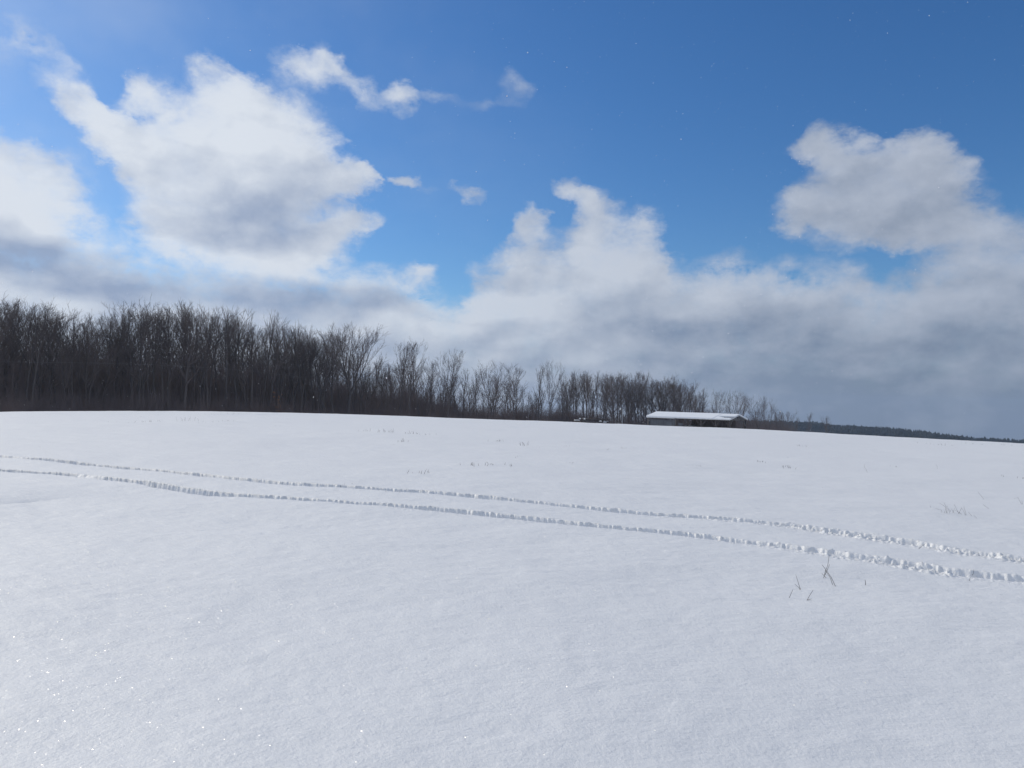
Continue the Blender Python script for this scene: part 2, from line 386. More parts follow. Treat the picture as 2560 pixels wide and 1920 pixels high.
def ground_z(x, y, detail=True):
    z = land(x, y)
    r = np.hypot(x, y)
    f = np.clip(r / 2.5, .3, 1) * np.clip(60 / (r + 1), 0, 1)
    z = z + f * (.09 * (fbm(x * .22, y * .22, 3, 5) - .5) + .06 * (fbm(x * .55 + y * .15, y * .9, 3, 11) - .5) + .018 * (fbm(x * 2.0, y * 3.2, 3, 21) - .5) + .007 * (fbm(x * 6.5, y * 9, 2, 27) - .5) * (r < 14))
    # wind drift at the left: a low lip with a hollow behind it
    D0, D1 = ray_ground(-160, 1108)[:2], ray_ground(250, 1062)[:2]
    e = (D1 - D0); l = np.hypot(*e); e /= l
    u = (x - D0[0]) * e[0] + (y - D0[1]) * e[1]; v = -(x - D0[0]) * e[1] + (y - D0[1]) * e[0]
    fade = sstep(-3, .5, u) * (1 - sstep(l * .35, l * 1.0, u))
    z = z + fade * .085 * (1 - np.exp(-np.clip(v, 0, None) / .45)) * np.exp(-np.clip(v, 0, None) / 5) * sstep(0, .06, v)
    # shallow old wheel ruts close to the crest on the left
    for (xa, ya, xb, yb) in ((-50, 896.3, 400, 891.5), (120, 897, 760, 897.5)):
        A0, A1 = ray_ground(xa, ya)[:2], ray_ground(xb, yb)[:2]
        e = (A1 - A0); l = np.hypot(*e); e /= l
        u = (x - A0[0]) * e[0] + (y - A0[1]) * e[1]; v = -(x - A0[0]) * e[1] + (y - A0[1]) * e[0] + 1.6 * (vnoise(u * .12, u * 0, 31) - .5)
        z = z - .30 * np.exp(-(v / .5) ** 2) * sstep(-2, 4, u) * (1 - sstep(l * .8, l, u)) * sstep(.35, .6, vnoise(u * .15, u * 0, 33))
    return z

def build_ground():
    da = R(.058)
    fine = np.arange(R(-39), R(39), da)
    a = np.r_[np.linspace(-np.pi, R(-60), 40, endpoint=False), np.linspace(R(-60), R(-39), 90, endpoint=False), fine, np.linspace(R(39), R(60), 90, endpoint=False), np.linspace(R(60), np.pi, 41)]
    r = np.r_[np.linspace(.05, 1.0, 8, endpoint=False), np.arange(1.0, 6.2, .04), np.arange(6.2, 11.0, .0115), np.arange(11.0, 13.5, .018), np.arange(13.5, 19.5, .03), np.geomspace(19.5, 45, 120, endpoint=False), np.geomspace(45, 140, 150, endpoint=False), np.geomspace(140, 1550, 40)]
    AA, RR = np.meshgrid(a, r); X = (np.sin(AA) * RR).ravel(); Y = (np.cos(AA) * RR).ravel()
    Z = ground_z(X, Y)
    rr = RR.ravel()
    for P, sd_ in ((PU, 100), (PL, 200)):
        lo = P.min(0) - 1; hi = P.max(0) + 1
        m = (X > lo[0]) & (X < hi[0]) & (Y > lo[1]) & (Y < hi[1]) & (rr < 40)
        # coarse cull by a strip around the path
        idx = np.nonzero(m)[0]
        c = P[::3]; d2 = np.full(len(idx), 1e9)
        for q in c: d2 = np.minimum(d2, (X[idx] - q[0]) ** 2 + (Y[idx] - q[1]) ** 2)
        idx = idx[d2 < 1.1 ** 2]
        track(Z, X, Y, P, sd_, idx)
    na, nr = len(a), len(r)
    i = (np.arange(nr - 1)[:, None] * na + np.arange(na - 1)[None, :])
    F = np.stack([i, i + na, i + na + 1, i + 1], -1).reshape(-1, 4)   # normals up
    return mesh_np('ground', np.stack([X, Y, Z], 1), F, True)

# ------------------------------------------------------------------ materials
def material(name):
    m = bpy.data.materials.new(name); m.use_nodes = True; m.node_tree.nodes.clear()
    q = G(m.node_tree); o = q.n.new('ShaderNodeOutputMaterial'); return m, q, o
def snow_material():
    m, q, o = material('snow')
    tcn = q.n.new('ShaderNodeTexCoord').outputs['Object']
    st = q.n.new('ShaderNodeMapping'); st.inputs['Scale'].default_value = (1, 1.7, 1); q.put(st.inputs[0], tcn)
    n1 = q.noise(st.outputs[0], 9, 3, .55); n2 = q.noise(tcn, 48, 3, .6); n3 = q.noise(tcn, 170, 2, .6)
    hgt = q.math('ADD', q.math('MULTIPLY', n1, .0145), q.math('ADD', q.math('MULTIPLY', n2, .0062), q.math('MULTIPLY', n3, .0022)))
    bp = q.n.new('ShaderNodeBump'); bp.inputs['Distance'].default_value = 1.0; bp.inputs['Strength'].default_value = .75
    q.put(bp.inputs['Height'], hgt)
    df = q.n.new('ShaderNodeBsdfDiffuse'); df.inputs['Roughness'].default_value = 0.0
    q.put(df.inputs['Color'], q.mix(q.noise(tcn, .35, 3, .5), col(.83, .835, .84), col(.865, .865, .865)))
    q.put(df.inputs['Normal'], bp.outputs[0])
    # snow throws light on, away from the sun: a very broad gloss
    fw = q.n.new('ShaderNodeBsdfGlossy'); fw.inputs['Roughness'].default_value = .72; fw.inputs['Color'].default_value = col(.85, .85, .85)
    q.put(fw.inputs['Normal'], bp.outputs[0])
    m0 = q.n.new('ShaderNodeMixShader'); m0.inputs[0].default_value = .22
    q.l.new(df.outputs[0], m0.inputs[1]); q.l.new(fw.outputs[0], m0.inputs[2])
    # ice crystals: tiny facets with a direction of their own, they flash where they meet the sun
    vo = q.n.new('ShaderNodeTexVoronoi'); vo.inputs['Scale'].default_value = 150; q.put(vo.inputs['Vector'], tcn)
    off = q.vec('SCALE', q.vec('SUBTRACT', vo.outputs['Color'], (.5, .5, .5)), scale=2.1)
    geo = q.n.new('ShaderNodeNewGeometry').outputs['Normal']
    nn = q.vec('NORMALIZE', q.vec('ADD', geo, off))
    gl = q.n.new('ShaderNodeBsdfGlossy'); gl.inputs['Roughness'].default_value = .21; q.put(gl.inputs['Normal'], nn)
    gl.inputs['Color'].default_value = col(1, 1, 1)
    vc = q.n.new('ShaderNodeSeparateColor'); q.put(vc.inputs[0], vo.outputs['Color'])
    # glint falloff painted by position: fades away from the near left, broken up by noise
    dist = q.vec('LENGTH', q.vec('ADD', tcn, (1.5, -1.0, 0)))
    near = q.mapr(dist, 2.5, 20.0, 1.0, .0)
    glint_fade = q.math('MULTIPLY', near, q.mapr(q.noise(tcn, 1.1, 3, .6),   .35, .62, .5, 1.0))
    core = q.math('LESS_THAN', vo.outputs['Distance'], .36)
    amt = q.math('MULTIPLY', q.math('MULTIPLY', core, q.math('GREATER_THAN', vc.outputs[0], .2)), q.math('MULTIPLY', glint_fade, .07))
    mx = q.n.new('ShaderNodeMixShader'); q.put(mx.inputs[0], amt)
    q.l.new(m0.outputs[0], mx.inputs[1]); q.l.new(gl.outputs[0], mx.inputs[2]); q.l.new(mx.outputs[0], o.inputs[0])
    return m
def plain(name, c1, c2, scale=6, rough=.8, stretch=(1, 1, 1), bump=0.0, spec=.2):
    m, q, o = material(name)
    tcn = q.n.new('ShaderNodeTexCoord').outputs['Object']
    st = q.n.new('ShaderNodeMapping'); st.inputs['Scale'].default_value = stretch; q.put(st.inputs[0], tcn)
    n = q.noise(st.outputs[0], scale, 5, .6)
    b = q.n.new('ShaderNodeBsdfPrincipled'); b.inputs['Roughness'].default_value = rough
    b.inputs['Specular IOR Level'].default_value = spec
    q.put(b.inputs['Base Color'], q.mix(q.mapr(n, .3, .7), col(*c1), col(*c2)))
    if bump:
        bp = q.n.new('ShaderNodeBump'); bp.inputs['Distance'].default_value = bump; q.put(bp.inputs['Height'], n); q.put(b.inputs['Normal'], bp.outputs[0])
    q.l.new(b.outputs[0], o.inputs[0]); return m
def bark_material(name, c1, c2):
    """bark whose tone differs a little from tree to tree"""
    m, q, o = material(name)
    oi = q.n.new('ShaderNodeObjectInfo').outputs['Random']
    tcn = q.n.new('ShaderNodeTexCoord').outputs['Object']
    n = q.noise(tcn, 2.2, 4, .6)
    b = q.n.new('ShaderNodeBsdfDiffuse')
    f = q.math('ADD', q.math('MULTIPLY', n, .6), q.math('MULTIPLY', oi, .5), clamp=True)
    q.put(b.inputs['Color'], q.mix(f, col(*c1), col(*c2)))
    q.l.new(b.outputs[0], o.inputs[0]); return m
SNOW = snow_material()
SNOWCAP = plain('snow_cap', (.80, .82, .86), (.85, .87, .89), 3, .9, bump=.02, spec=.1)
BARK = bark_material('bark', (.058, .050, .050), (.150, .132, .128))
TWIG = bark_material('twig_bark', (.092, .075, .072), (.168, .138, .130))
BRUSH = bark_material('brush_stems', (.105, .084, .085), (.185, .145, .138))
NEEDLE = plain('needles', (.018, .024, .026), (.034, .040, .040), .05, .9)
STRAW = plain('dry_stem', (.035, .030, .026), (.10, .08, .06), 30, .9)
LEAF = plain('dead_leaves', (.20, .095, .05), (.30, .16, .09), 3, .8)
POST = plain('weathered_timber', (.13, .115, .105), (.22, .20, .19), 5, .85, (1, 1, .2))
DARKWOOD = plain('dark_timber', (.06, .05, .048), (.10, .085, .08), 4, .85, (1, 1, .2))
BOARD = plain('stained_boards', (.14, .11, .108), (.23, .19, .18), 2.5, .85, (4, 4, .3))
SHEET = plain('grey_sheet_metal', (.085, .09, .105), (.13, .135, .15), 1.2, .5, (3, 3, .5), spec=.4)
WHITEPAINT = plain('white_paint', (.70, .70, .70), (.80, .80, .80), 3, .6)
GALV = plain('roofing_metal', (.22, .235, .26), (.30, .31, .33), 2, .5, spec=.4)

# ------------------------------------------------------------------ ground
tag(link('ground', build_ground(), SNOW), 'wide field of untouched snow sloping away to the right, crossed by wheel tracks', 'field', kind='structure')

# ------------------------------------------------------------------ far wooded hill
HILL = [(1500, 905), (1650, 906), (1760, 909), (1800, 915), (1870, 918), (1945, 923), (2050, 936), (2110, 943), (2212, 948), (2400, 956), (2700, 975), (3000, 1000)]
_h2 = [pdir(x, y) for x, y in HILL]
H_AZ = np.array([math.atan2(d[0], d[1]) for d in _h2]); H_T = np.array([d[2] / math.hypot(d[0], d[1]) for d in _h2])
HD = 950.0; TREE_H = 8.0
def hill_z(a, r):
    top = EYE + np.interp(a, H_AZ, H_T) * HD - TREE_H
    x, y = np.sin(a) * r, np.cos(a) * r
    b = land(x, y) - 2.0
    f = sstep(620, HD, r) * (1 - sstep(HD + 60, 1500, r))
    f = f * sstep(H_AZ[0] - .12, H_AZ[0], a) * (1 - sstep(H_AZ[-1], H_AZ[-1] + .15, a))
    return b + np.maximum(top - b, 0) * f
def build_hill():
    a = np.linspace(H_AZ[0] - .12, H_AZ[-1] + .15, 140); r = np.linspace(600, 1520, 60)
    AA, RR = np.meshgrid(a, r)
    Z = hill_z(AA, RR) + 1.5 * (fbm(AA * 60, RR * .03, 3, 4) - .5)
    V = np.stack([np.sin(AA) * RR, np.cos(AA) * RR, Z], -1).reshape(-1, 3)
    na = len(a); i = (np.arange(len(r) - 1)[:, None] * na + np.arange(na - 1)[None, :])
    F = np.stack([i, i + na, i + na + 1, i + 1], -1).reshape(-1, 4)
    return mesh_np('hill', V, F, True)
HILLM = plain('hill_floor', (.05, .05, .055), (.09, .085, .085), .02, .95)
tag(link('hill', build_hill(), HILLM), 'low distant hill falling to the right under dark woods', 'hill', kind='structure')
def conifer_np(rs):
    """layered ragged spruce, unit height"""
    V = []; F = []; n = 0; L = 5
    for k in range(L):
        zb = .10 + .8 * k / L; zt = zb + .34; rr = (.24 * (1 - k / L) + .03) * rs.uniform(.8, 1.2)
        m = 8; w = rs.uniform(.65, 1.3, m)
        for j in range(m):
            an = 2 * np.pi * (j + rs.uniform(-.2, .2)) / m
            V.append((math.cos(an) * rr * w[j], math.sin(an) * rr * w[j], zb + rs.uniform(-.05, .04)))
        V.append((0, 0, min(zt, 1.0)))
        for j in range(m): F.append((n + j, n + (j + 1) % m, n + m))
        n += m + 1
    return np.array(V), np.array(F)
def leafless_np(rs):
    """a rounded thicket crown for far deciduous trees: many small slips"""
    V = []; F = []
    for k in range(70):
        d = rs.normal(size=3); d /= np.linalg.norm(d); c = d * rs.uniform(.1, 1) ** .5 * np.array([.26, .26, .36]) + np.array([0, 0, .6])
        a = rs.normal(size=3) * .055; b = rs.normal(size=3) * .055 + np.array([0, 0, .04])
        n = len(V); V += [c, c + a, c + b]; F.append((n, n + 1, n + 2))
    V += [(-.02, 0, 0), (.02, 0, 0), (0, 0, .6)]; n = len(V) - 3; F.append((n, n + 1, n + 2))
    return np.array(V), np.array(F)
def build_far_wood():
    rs = np.random.RandomState(8)
    protos = [conifer_np(rs) for _ in range(6)] + [leafless_np(rs) for _ in range(4)]
    Vs = []; Fs = []; n = 0
    N = 8500
    a = rs.uniform(H_AZ[0] - .06, H_AZ[-1] + .08, N); r = HD + 20 - rs.exponential(75, N)
    r = np.clip(r, 640, HD + 40)
    z = hill_z(a, r)
    for i in range(N):
        con = vnoise(np.array(a[i] * 55), np.array(r[i] * .02), 3) + rs.uniform(-.2, .2) > .42
        V, F = protos[rs.randint(6)] if con else protos[6 + rs.randint(4)]
        h = TREE_H * rs.uniform(.65, 1.0) * (1.12 if (con and rs.rand() < .25) else 1)
        an = rs.uniform(0, 6.28); c, s_ = math.cos(an), math.sin(an)
        wd = h * rs.uniform(.9, 1.4)
        Q = np.stack([(V[:, 0] * c - V[:, 1] * s_) * wd, (V[:, 0] * s_ + V[:, 1] * c) * wd, V[:, 2] * h], 1) + np.array([math.sin(a[i]) * r[i], math.cos(a[i]) * r[i], z[i] - .3])
        Vs.append(Q); Fs.append(F + n); n += len(V)
    return mesh_np('distant_wood', np.vstack(Vs), np.vstack(Fs))
tag(link('distant_wood', build_far_wood(), NEEDLE), 'dark blue distant wood with pointed treetops covering the far hill', 'wood', kind='stuff')

# ------------------------------------------------------------------ bare trees
def branch(rs, p, d, L, r0, r1, n, up, wob):
    """a bending polyline"""
    P = [p]; d = d / np.linalg.norm(d)
    for i in range(n):
        d = d + rs.normal(size=3) * wob + np.array([0, 0, up]); d /= np.linalg.norm(d)
        P.append(P[-1] + d * (L / n))
    return np.array(P), np.linspace(r0, r1, n + 1)
def side_dir(rs, T, ang, az_):
    ref = np.array([0, 0, 1.]) if abs(T[2]) < .95 else np.array([1., 0, 0])
    A = np.cross(T, ref); A /= np.linalg.norm(A); B = np.cross(T, A)
    return T * math.cos(ang) + (A * math.cos(az_) + B * math.sin(az_)) * math.sin(ang)
def grow_tree(seed, H=17., f0=.35, width=.34, ang=(28, 50), limbs=22, fork=0, dens=1.0, up=.10, rt=.0105, twig=.013, fang=(12, 30)):
    """returns (trunk V,F), (crown V,F); height about H"""
    rs = np.random.RandomState(seed)
    tv = []; tf = []; cv = []; cf = []; cnt = [0, 0]
    def put(which, P, rad, sides):
        V, F = tube_np(P, rad, sides)
        (tv if which == 0 else cv).append(V); (tf if which == 0 else cf).append(F + cnt[which]); cnt[which] += len(V)
    r0 = H * rt
    leaders = []
    if fork:
        hf = H * rs.uniform(.22, .42)
        P, rad = branch(rs, np.zeros(3), np.array([rs.normal() * .04, rs.normal() * .04, 1.]), hf, r0 * 1.15, r0 * .9, 6, .05, .03)
        put(0, P, rad, 7)
        for k in range(fork):
            an = 2 * np.pi * k / fork + rs.uniform(-.5, .5)
            d = side_dir(rs, np.array([0, 0, 1.]), R(rs.uniform(*fang)), an)
            Q, rd = branch(rs, P[-1] - np.array([0, 0, .1]), d, (H - hf) * rs.uniform(.88, 1.06), r0 * (.72 if fork < 4 else .5), r0 * .06, 10, .05, .05)
            put(0, Q, rd, 6); leaders.append((Q, rd, .08))
    else:
        P, rad = branch(rs, np.zeros(3), np.array([rs.normal() * .04, rs.normal() * .04, 1.]), H * 1.0, r0, r0 * .05, 14, .04, .045)
        rad = r0 * (1 - np.linspace(0, 1, 15)) ** .85 + .012; rad[0] *= 1.25
        put(0, P, rad, 7); leaders.append((P, rad, f0))
    nl = int(limbs / max(1, len(leaders)) * (1.25 if fork else 1))
    for Q, rd, fs in leaders:
        n = len(Q); LL = np.linalg.norm(Q[-1] - Q[0])
        for k in range(nl):
            f = fs + (1 - fs) * ((k + rs.uniform(0, .9)) / nl) ** .9 * .96
            x = f * (n - 1); i = min(int(x), n - 2); p = Q[i] + (Q[i + 1] - Q[i]) * (x - i)
            T = Q[i + 1] - Q[i]; T /= np.linalg.norm(T)
            # limbs sweep up towards a rounded outline: the low ones are the long ones
            a_l = R(rs.uniform(*ang)) * (1 - .35 * (f - fs) / (1 - fs))
            room = (H - p[2])
            L = min(room / max(.35, math.cos(a_l * .8)) * rs.uniform(.62, .98), H * width * rs.uniform(.75, 1.25)) + .35
            rb = min(np.interp(x, np.arange(n), rd) * .65, L * .016 + .013)
            d = side_dir(rs, T, a_l, rs.uniform(0, 2 * np.pi))
            B, rb_ = branch(rs, p, d, L, rb, twig * .7, 7, up, .065)
            put(1, B, rb_, 4)
            n2 = max(3, int((3 + L * 1.25) * dens))
            for j in range(n2):
                y = rs.uniform(.15, 1.0) * 7; ii = min(int(y), 6); p2 = B[ii] + (B[ii + 1] - B[ii]) * (y - ii)
                T2 = B[ii + 1] - B[ii]; T2 /= np.linalg.norm(T2)
                L2 = L * rs.uniform(.20, .42) * (1.2 - .6 * y / 7) + .35
                B2, r2_ = branch(rs, p2, side_dir(rs, T2, R(rs.uniform(20, 42)), rs.uniform(0, 6.28)), L2, min(.022, .006 + L2 * .008), twig * .6, 4, up * 1.1, .085)
                put(1, B2, r2_, 3)
                n3 = max(2, int((1.5 + L2 * 2.3) * dens))
                for m in range(n3):
                    y3 = rs.uniform(.1, .95) * 4; i3 = min(int(y3), 3); p3 = B2[i3] + (B2[i3 + 1] - B2[i3]) * (y3 - i3)
                    T3 = B2[i3 + 1] - B2[i3]; T3 /= np.linalg.norm(T3)
                    B3, r3_ = branch(rs, p3, side_dir(rs, T3, R(rs.uniform(18, 45)), rs.uniform(0, 6.28)), rs.uniform(.35, .8) * (.5 + L2 * .45), twig * .8, twig * .35, 2, up, .10)
                    put(1, B3, r3_, 3)
    tV, cV = np.vstack(tv), np.vstack(cv)
    sc = H / max(cV[:, 2].max(), tV[:, 2].max())
    return (tV * sc, np.vstack(tf)), (cV * sc, np.vstack(cf))
FORMS = {
    'forest': [dict(seed=s, H=17, f0=.40 + .05 * (s % 3), width=.30 + .03 * (s % 4), limbs=20, ang=(22, 42), dens=.60, twig=.0125) for s in (1, 2, 3, 4, 5, 6)],
    'forked': [dict(seed=s, H=17, width=.36, limbs=26, fork=2 + s % 3, ang=(24, 48), dens=.75, up=.09, twig=.016) for s in (11, 12, 13, 14)],
    'spreading': [dict(seed=s, H=15, f0=.22, width=.46, limbs=26, ang=(34, 60), dens=.85, up=.07, rt=.012, twig=.016) for s in (21, 22, 23)],
    'slender': [dict(seed=s, H=13, f0=.30, width=.24, limbs=18, ang=(22, 42), dens=.75, rt=.009, twig=.015) for s in (31, 32, 33)],
    'vase': [dict(seed=41, H=19, width=.42, limbs=50, fork=6, ang=(14, 32), dens=.8, up=.07, rt=.014, fang=(12, 36), twig=.016)],
}
PROTO = {}
for form, lst in FORMS.items():
    PROTO[form] = []
    for kw in lst:
        (a_, b_), (c_, d_) = grow_tree(**kw)
        tm = mesh_np('trunk', a_, b_, True); tm.materials.append(BARK)
        cm_ = mesh_np('crown', c_, d_); cm_.materials.append(TWIG)
        PROTO[form].append((tm, cm_, kw['H']))
SKYLINE = [(-400, 600), (-200, 612), (0, 628), (60, 648), (130, 656), (180, 672), (212, 694), (235, 664), (300, 645), (370, 652), (450, 652), (485, 674), (560, 680), (610, 688), (660, 703), (700, 712), (760, 712), (800, 745), (830, 748), (885, 738), (920, 770), (965, 772), (1010, 800), (1045, 785), (1080, 788), (1130, 800), (1165, 798), (1215, 797), (1260, 793), (1310, 802), (1360, 800), (1420, 806), (1480, 817), (1520, 842), (1545, 850), (1580, 850), (1605, 860), (1640, 862), (1665, 872), (1700, 886), (1740, 898), (1800, 905)]
_sx = [p[0] for p in SKYLINE]; _sy = [p[1] for p in SKYLINE]
EDGE = ([-400, 0, 400, 745, 1080, 1400, 1600, 1700, 1800], [95, 106, 124, 148, 188, 225, 270, 330, 420])
def spot(px, extra=0.0):
    """a point of the wood: sketch column and metres behind its edge"""
    d = pdir(px, 900); h = math.hypot(d[0], d[1]); D = float(np.interp(px, *EDGE)) + extra
    x, y = d[0] / h * D, d[1] / h * D
    return x, y, float(land(x, y)), D
def height_to(px, py, D, z):
    d = pdir(px, py); return EYE + d[2] / math.hypot(d[0], d[1]) * D - z
tr = random.Random(77)
first = {}
def plant(form, idx, px, extra, H, label, group=None, name='bare_tree', wide=1.0):
    x, y, z, D = spot(px, extra)
    tm, cm_, h0 = PROTO[form][idx % len(PROTO[form])]
    key = (form, idx % len(PROTO[form])); sc = H / h0
    if key not in first:
        o = empty(name, (x, y, z - .1)); t = link('trunk', tm, None, o); c = link('crown', cm_, None, o); first[key] = (o, t, c)
    else:
        o0, t0, c0 = first[key]
        o = o0.copy(); C.objects.link(o)
        t = t0.copy(); C.objects.link(t); t.parent = o
        c = c0.copy(); C.objects.link(c); c.parent = o
        o.name = name
        for kk in list(o.keys()):
            if kk in ('label', 'category', 'group'): del o[kk]
    o.location = (x, y, z - .1); o.rotation_euler = (R(tr.uniform(-2, 2)), R(tr.uniform(-2, 2)), tr.uniform(0, 6.28))
    w = sc * wide * tr.uniform(.9, 1.1); o.scale = (w, w, sc)
    tag(o, label, 'tree', group); return o
# trees one can single out along the wood's edge: form, variant, column, depth, top, width, label
KEY = [
    ('vase', 0, 752, -6, 686, 1.05, 'tall vase-shaped bare tree with many upswept limbs, the highest in the middle of the wood'),
    ('forest', 1, 858, 2, 733, 1.0, 'slim bare tree just left of the round-topped one beside the tall vase-shaped tree'),
    ('forked', 1, 884, -4, 726, .95, 'round-topped bare tree with dark double trunk, first big crown right of the vase-shaped tree'),
    ('forked', 2, 966, -8, 746, .85, 'lone bare tree with straight clean trunk and forked fan-like crown standing clear of its neighbours'),
    ('spreading', 0, 925, 4, 772, .8, 'low bushy bare tree between the round-topped tree and the fork-crowned one'),
    ('slender', 0, 1000, 6, 790, 1.2, 'thin small bare tree just right of the fork-crowned lone tree'),
    ('slender', 1, 1032, 0, 795, 1.0, 'slender single-stemmed bare tree left of the broad many-limbed crown'),
    ('forked', 0, 1062, -4, 772, 1.15, 'broad bare tree with several upright limbs in the middle of the wood edge'),
    ('spreading', 1, 1112, 0, 784, .85, 'rounded dense bare tree right beside the broad many-limbed one'),
    ('slender', 2, 1165, 0, 785, 1.1, 'thin tall bare tree just left of the tallest twin-stemmed tree in the right half'),
    ('forked', 3, 1186, -3, 770, .62, 'twin-stemmed narrow bare tree, tallest one in the right half of the wood'),
    ('forest', 2, 1214, 5, 800, 1.0, 'bare tree leaning on the right of the narrow twin-stemmed tree'),
    ('forest', 3, 1268, 0, 797, 1.1, 'full-crowned bare tree above the snowy log pile'),
    ('slender', 0, 1302, -2, 806, 1.2, 'straight bare tree with thin trunk just left of the light pole'),
    ('spreading', 2, 1375, 8, 806, .9, 'dense brownish bare tree standing behind the left end of the open shelter'),
    ('forked', 1, 1548, 5, 838, .7, 'narrow bare tree rising behind the right end of the shelter roof'),
    ('forked', 2, 1578, 0, 839, .95, 'bare tree with full crown directly above the shelter gable'),
    ('forest', 5, 1600, 6, 850, 1.0, 'slim bare tree leaning right of the shelter gable'),
    ('forked', 3, 1640, 0, 848, 1.0, 'upright bare tree with two stems just right of the shelter'),
    ('forked', 0, 1660, 10, 862, 1.0, 'second bare tree right of the shelter, with wide loose crown'),
    ('spreading', 1, 1680, 0, 882, .8, 'low crooked bare tree right of the shelter trees'),
    ('spreading', 2, 1706, 0, 880, .9, 'small bushy bare tree near the right end of the wood'),
    ('slender', 1, 1742, 20, 888, 1.3, 'tiny lone bare tree with narrow crown above the far hill'),
    ('spreading', 0, 1782, 20, 896, .75, 'last tiny bare tree at the right end of the wood, wide crown'),
]
for form, i, px, ex, top, wd, lab in KEY:
    x, y, z, D = spot(px, ex); plant(form, i, px, ex, height_to(px, top, D, z), lab, wide=wd)
def fill(n, x0, x1, depth, forms, lo, hi, label, group, p=1.0):
    for k in range(n):
        px = x0 + (x1 - x0) * (k + tr.random()) / n; ex = depth * tr.random() ** p
        x, y, z, D = spot(px, ex); H = height_to(px, float(np.interp(px, _sx, _sy)), D, z) * tr.uniform(lo, hi)
        plant(tr.choice(forms), tr.randrange(12), px, ex, H, label, group)
fill(60, -60, 720, 10, ['forest', 'forked', 'forest', 'spreading'], .90, 1.09, 'tall bare tree in the front rows of the dense dark wood on the left', 'tall trees in front of the dense left wood', .8)
fill(60, -80, 720, 42, ['forest', 'forked', 'forest', 'slender'], .62, 1.02, 'tall bare tree deeper inside the dense dark wood on the left', 'tall trees inside the dense left wood')
fill(16, 620, 830, 22, ['forest', 'slender', 'forked'], .70, .96, 'thin bare tree crowded around the tall vase-shaped tree', 'thin trees around the vase-shaped tree')
fill(46, 780, 1250, 26, ['slender', 'forest', 'slender', 'spreading'], .55, .9, 'smaller bare tree among the single big trees in the middle of the wood', 'smaller trees in the middle of the wood')
fill(48, 1215, 1515, 32, ['forest', 'forked', 'forest', 'spreading'], .84, 1.06, 'bare tree of the even row behind the light pole and shelter', 'trees of the even row behind the shelter')
fill(18, 1510, 1720, 30, ['spreading', 'slender', 'forest'], .5, .9, 'small bare tree beyond the right end of the shelter', 'small trees beyond the shelter')

# the depth of the wood: further trees and undergrowth nobody could count
def merge(parts):
    Vs = []; Fs = []; n = 0
    for V, F in parts: Vs.append(V); Fs.append(F + n); n += len(V)
    return np.vstack(Vs), np.vstack(Fs)
def place(VF, x, y, z, sc, sz, an):
    V, F = VF; c, s_ = math.cos(an), math.sin(an)
    return np.stack([(V[:, 0] * c - V[:, 1] * s_) * sc + x, (V[:, 0] * s_ + V[:, 1] * c) * sc + y, V[:, 2] * sz + z], 1), F
lowp = []
for s in (51, 52, 53, 54, 55):
    a_, b_ = grow_tree(seed=s, H=16, f0=.22, width=.27, limbs=20, ang=(24, 48), dens=.42, twig=.022)
    lowp.append(merge([a_, b_]))
mass = []
for k in range(290):
    if k < 230: px = tr.uniform(-120, 640); ex = 25 + 60 * tr.random()
    elif k < 270: px = tr.uniform(700, 1000); ex = 15 + 40 * tr.random()
    else: px = tr.uniform(1200, 1520); ex = 15 + 45 * tr.random()
    x, y, z, D = spot(px, ex); H = height_to(px, float(np.interp(px, _sx, _sy)), D, z) * (tr.uniform(.42, .70) if k < 230 else tr.uniform(.5, .8))
    mass.append(place(lowp[k % 5], x, y, z, H / 16 * tr.uniform(.9, 1.2), H / 16, tr.uniform(0, 6.28)))
mv, mf = merge(mass)
tag(link('deep_wood', mesh_np('deep_wood', mv, mf), TWIG), 'dark mass of crowded trees in the depth of the left wood', 'wood', kind='stuff')
def bush(seed, stems=24, H=4.0, spread=1.6):
    rs = np.random.RandomState(seed); out = []
    for k in range(stems):
        p = np.array([rs.normal() * spread * .6, rs.normal() * spread * .6, 0]); h = H * rs.uniform(.45, 1.0)
        P, rd = branch(rs, p, np.array([rs.normal() * .22, rs.normal() * .22, 1.]), h, .022, .010, 4, .03, .12)
        out.append(tube_np(P, rd, 3))
        for j in range(7):
            y = rs.uniform(.2, 1) * 4; i = min(int(y), 3); q = P[i] + (P[i + 1] - P[i]) * (y - i)
            B, r_ = branch(rs, q, np.array([rs.normal(), rs.normal(), rs.uniform(.2, 1.6)]), h * rs.uniform(.12, .32), .013, .007, 2, .08, .2)
            out.append(tube_np(B, r_, 3))
    return merge(out)
bushes = [bush(s) for s in range(60, 67)]
UG = ([-200, 0, 400, 500, 650, 760, 950, 1000, 1250, 1500, 1600, 1720, 1800], [722, 728, 738, 752, 785, 806, 836, 862, 878, 884, 893, 908, 918])
def undergrowth(n, x0, x1, d0, d1, lo, hi):
    out = []
    for k in range(n):
        px = tr.uniform(x0, x1); x, y, z, D = spot(px, tr.uniform(d0, d1))
        base_y = float(np.interp(px, [p[0] for p in CREST], [p[1] for p in CREST])); top_y = float(np.interp(px, *UG))
        h = height_to(px, base_y + (top_y - base_y) * tr.uniform(lo, hi), D, z)
        out.append(place(bushes[k % 7], x, y, z, max(.6, min(h, 5) / 4 * .9) * tr.uniform(.8, 1.3), h / 4, tr.uniform(0, 6.28)))
    return out
parts = undergrowth(620, -140, 760, 5, 50, .35, 1.05)
parts += undergrowth(240, -140, 1500, -9, -2, .05, .35)
parts += undergrowth(330, 740, 1250, 3, 40, .4, 1.05)
parts += undergrowth(330, 1200, 1720, 3, 40, .4, 1.05)
uv, uf = merge(parts)
tag(link('undergrowth', mesh_np('undergrowth', uv, uf), BRUSH), 'tangled brown brush and saplings along the foot of the wood', 'undergrowth', kind='stuff')
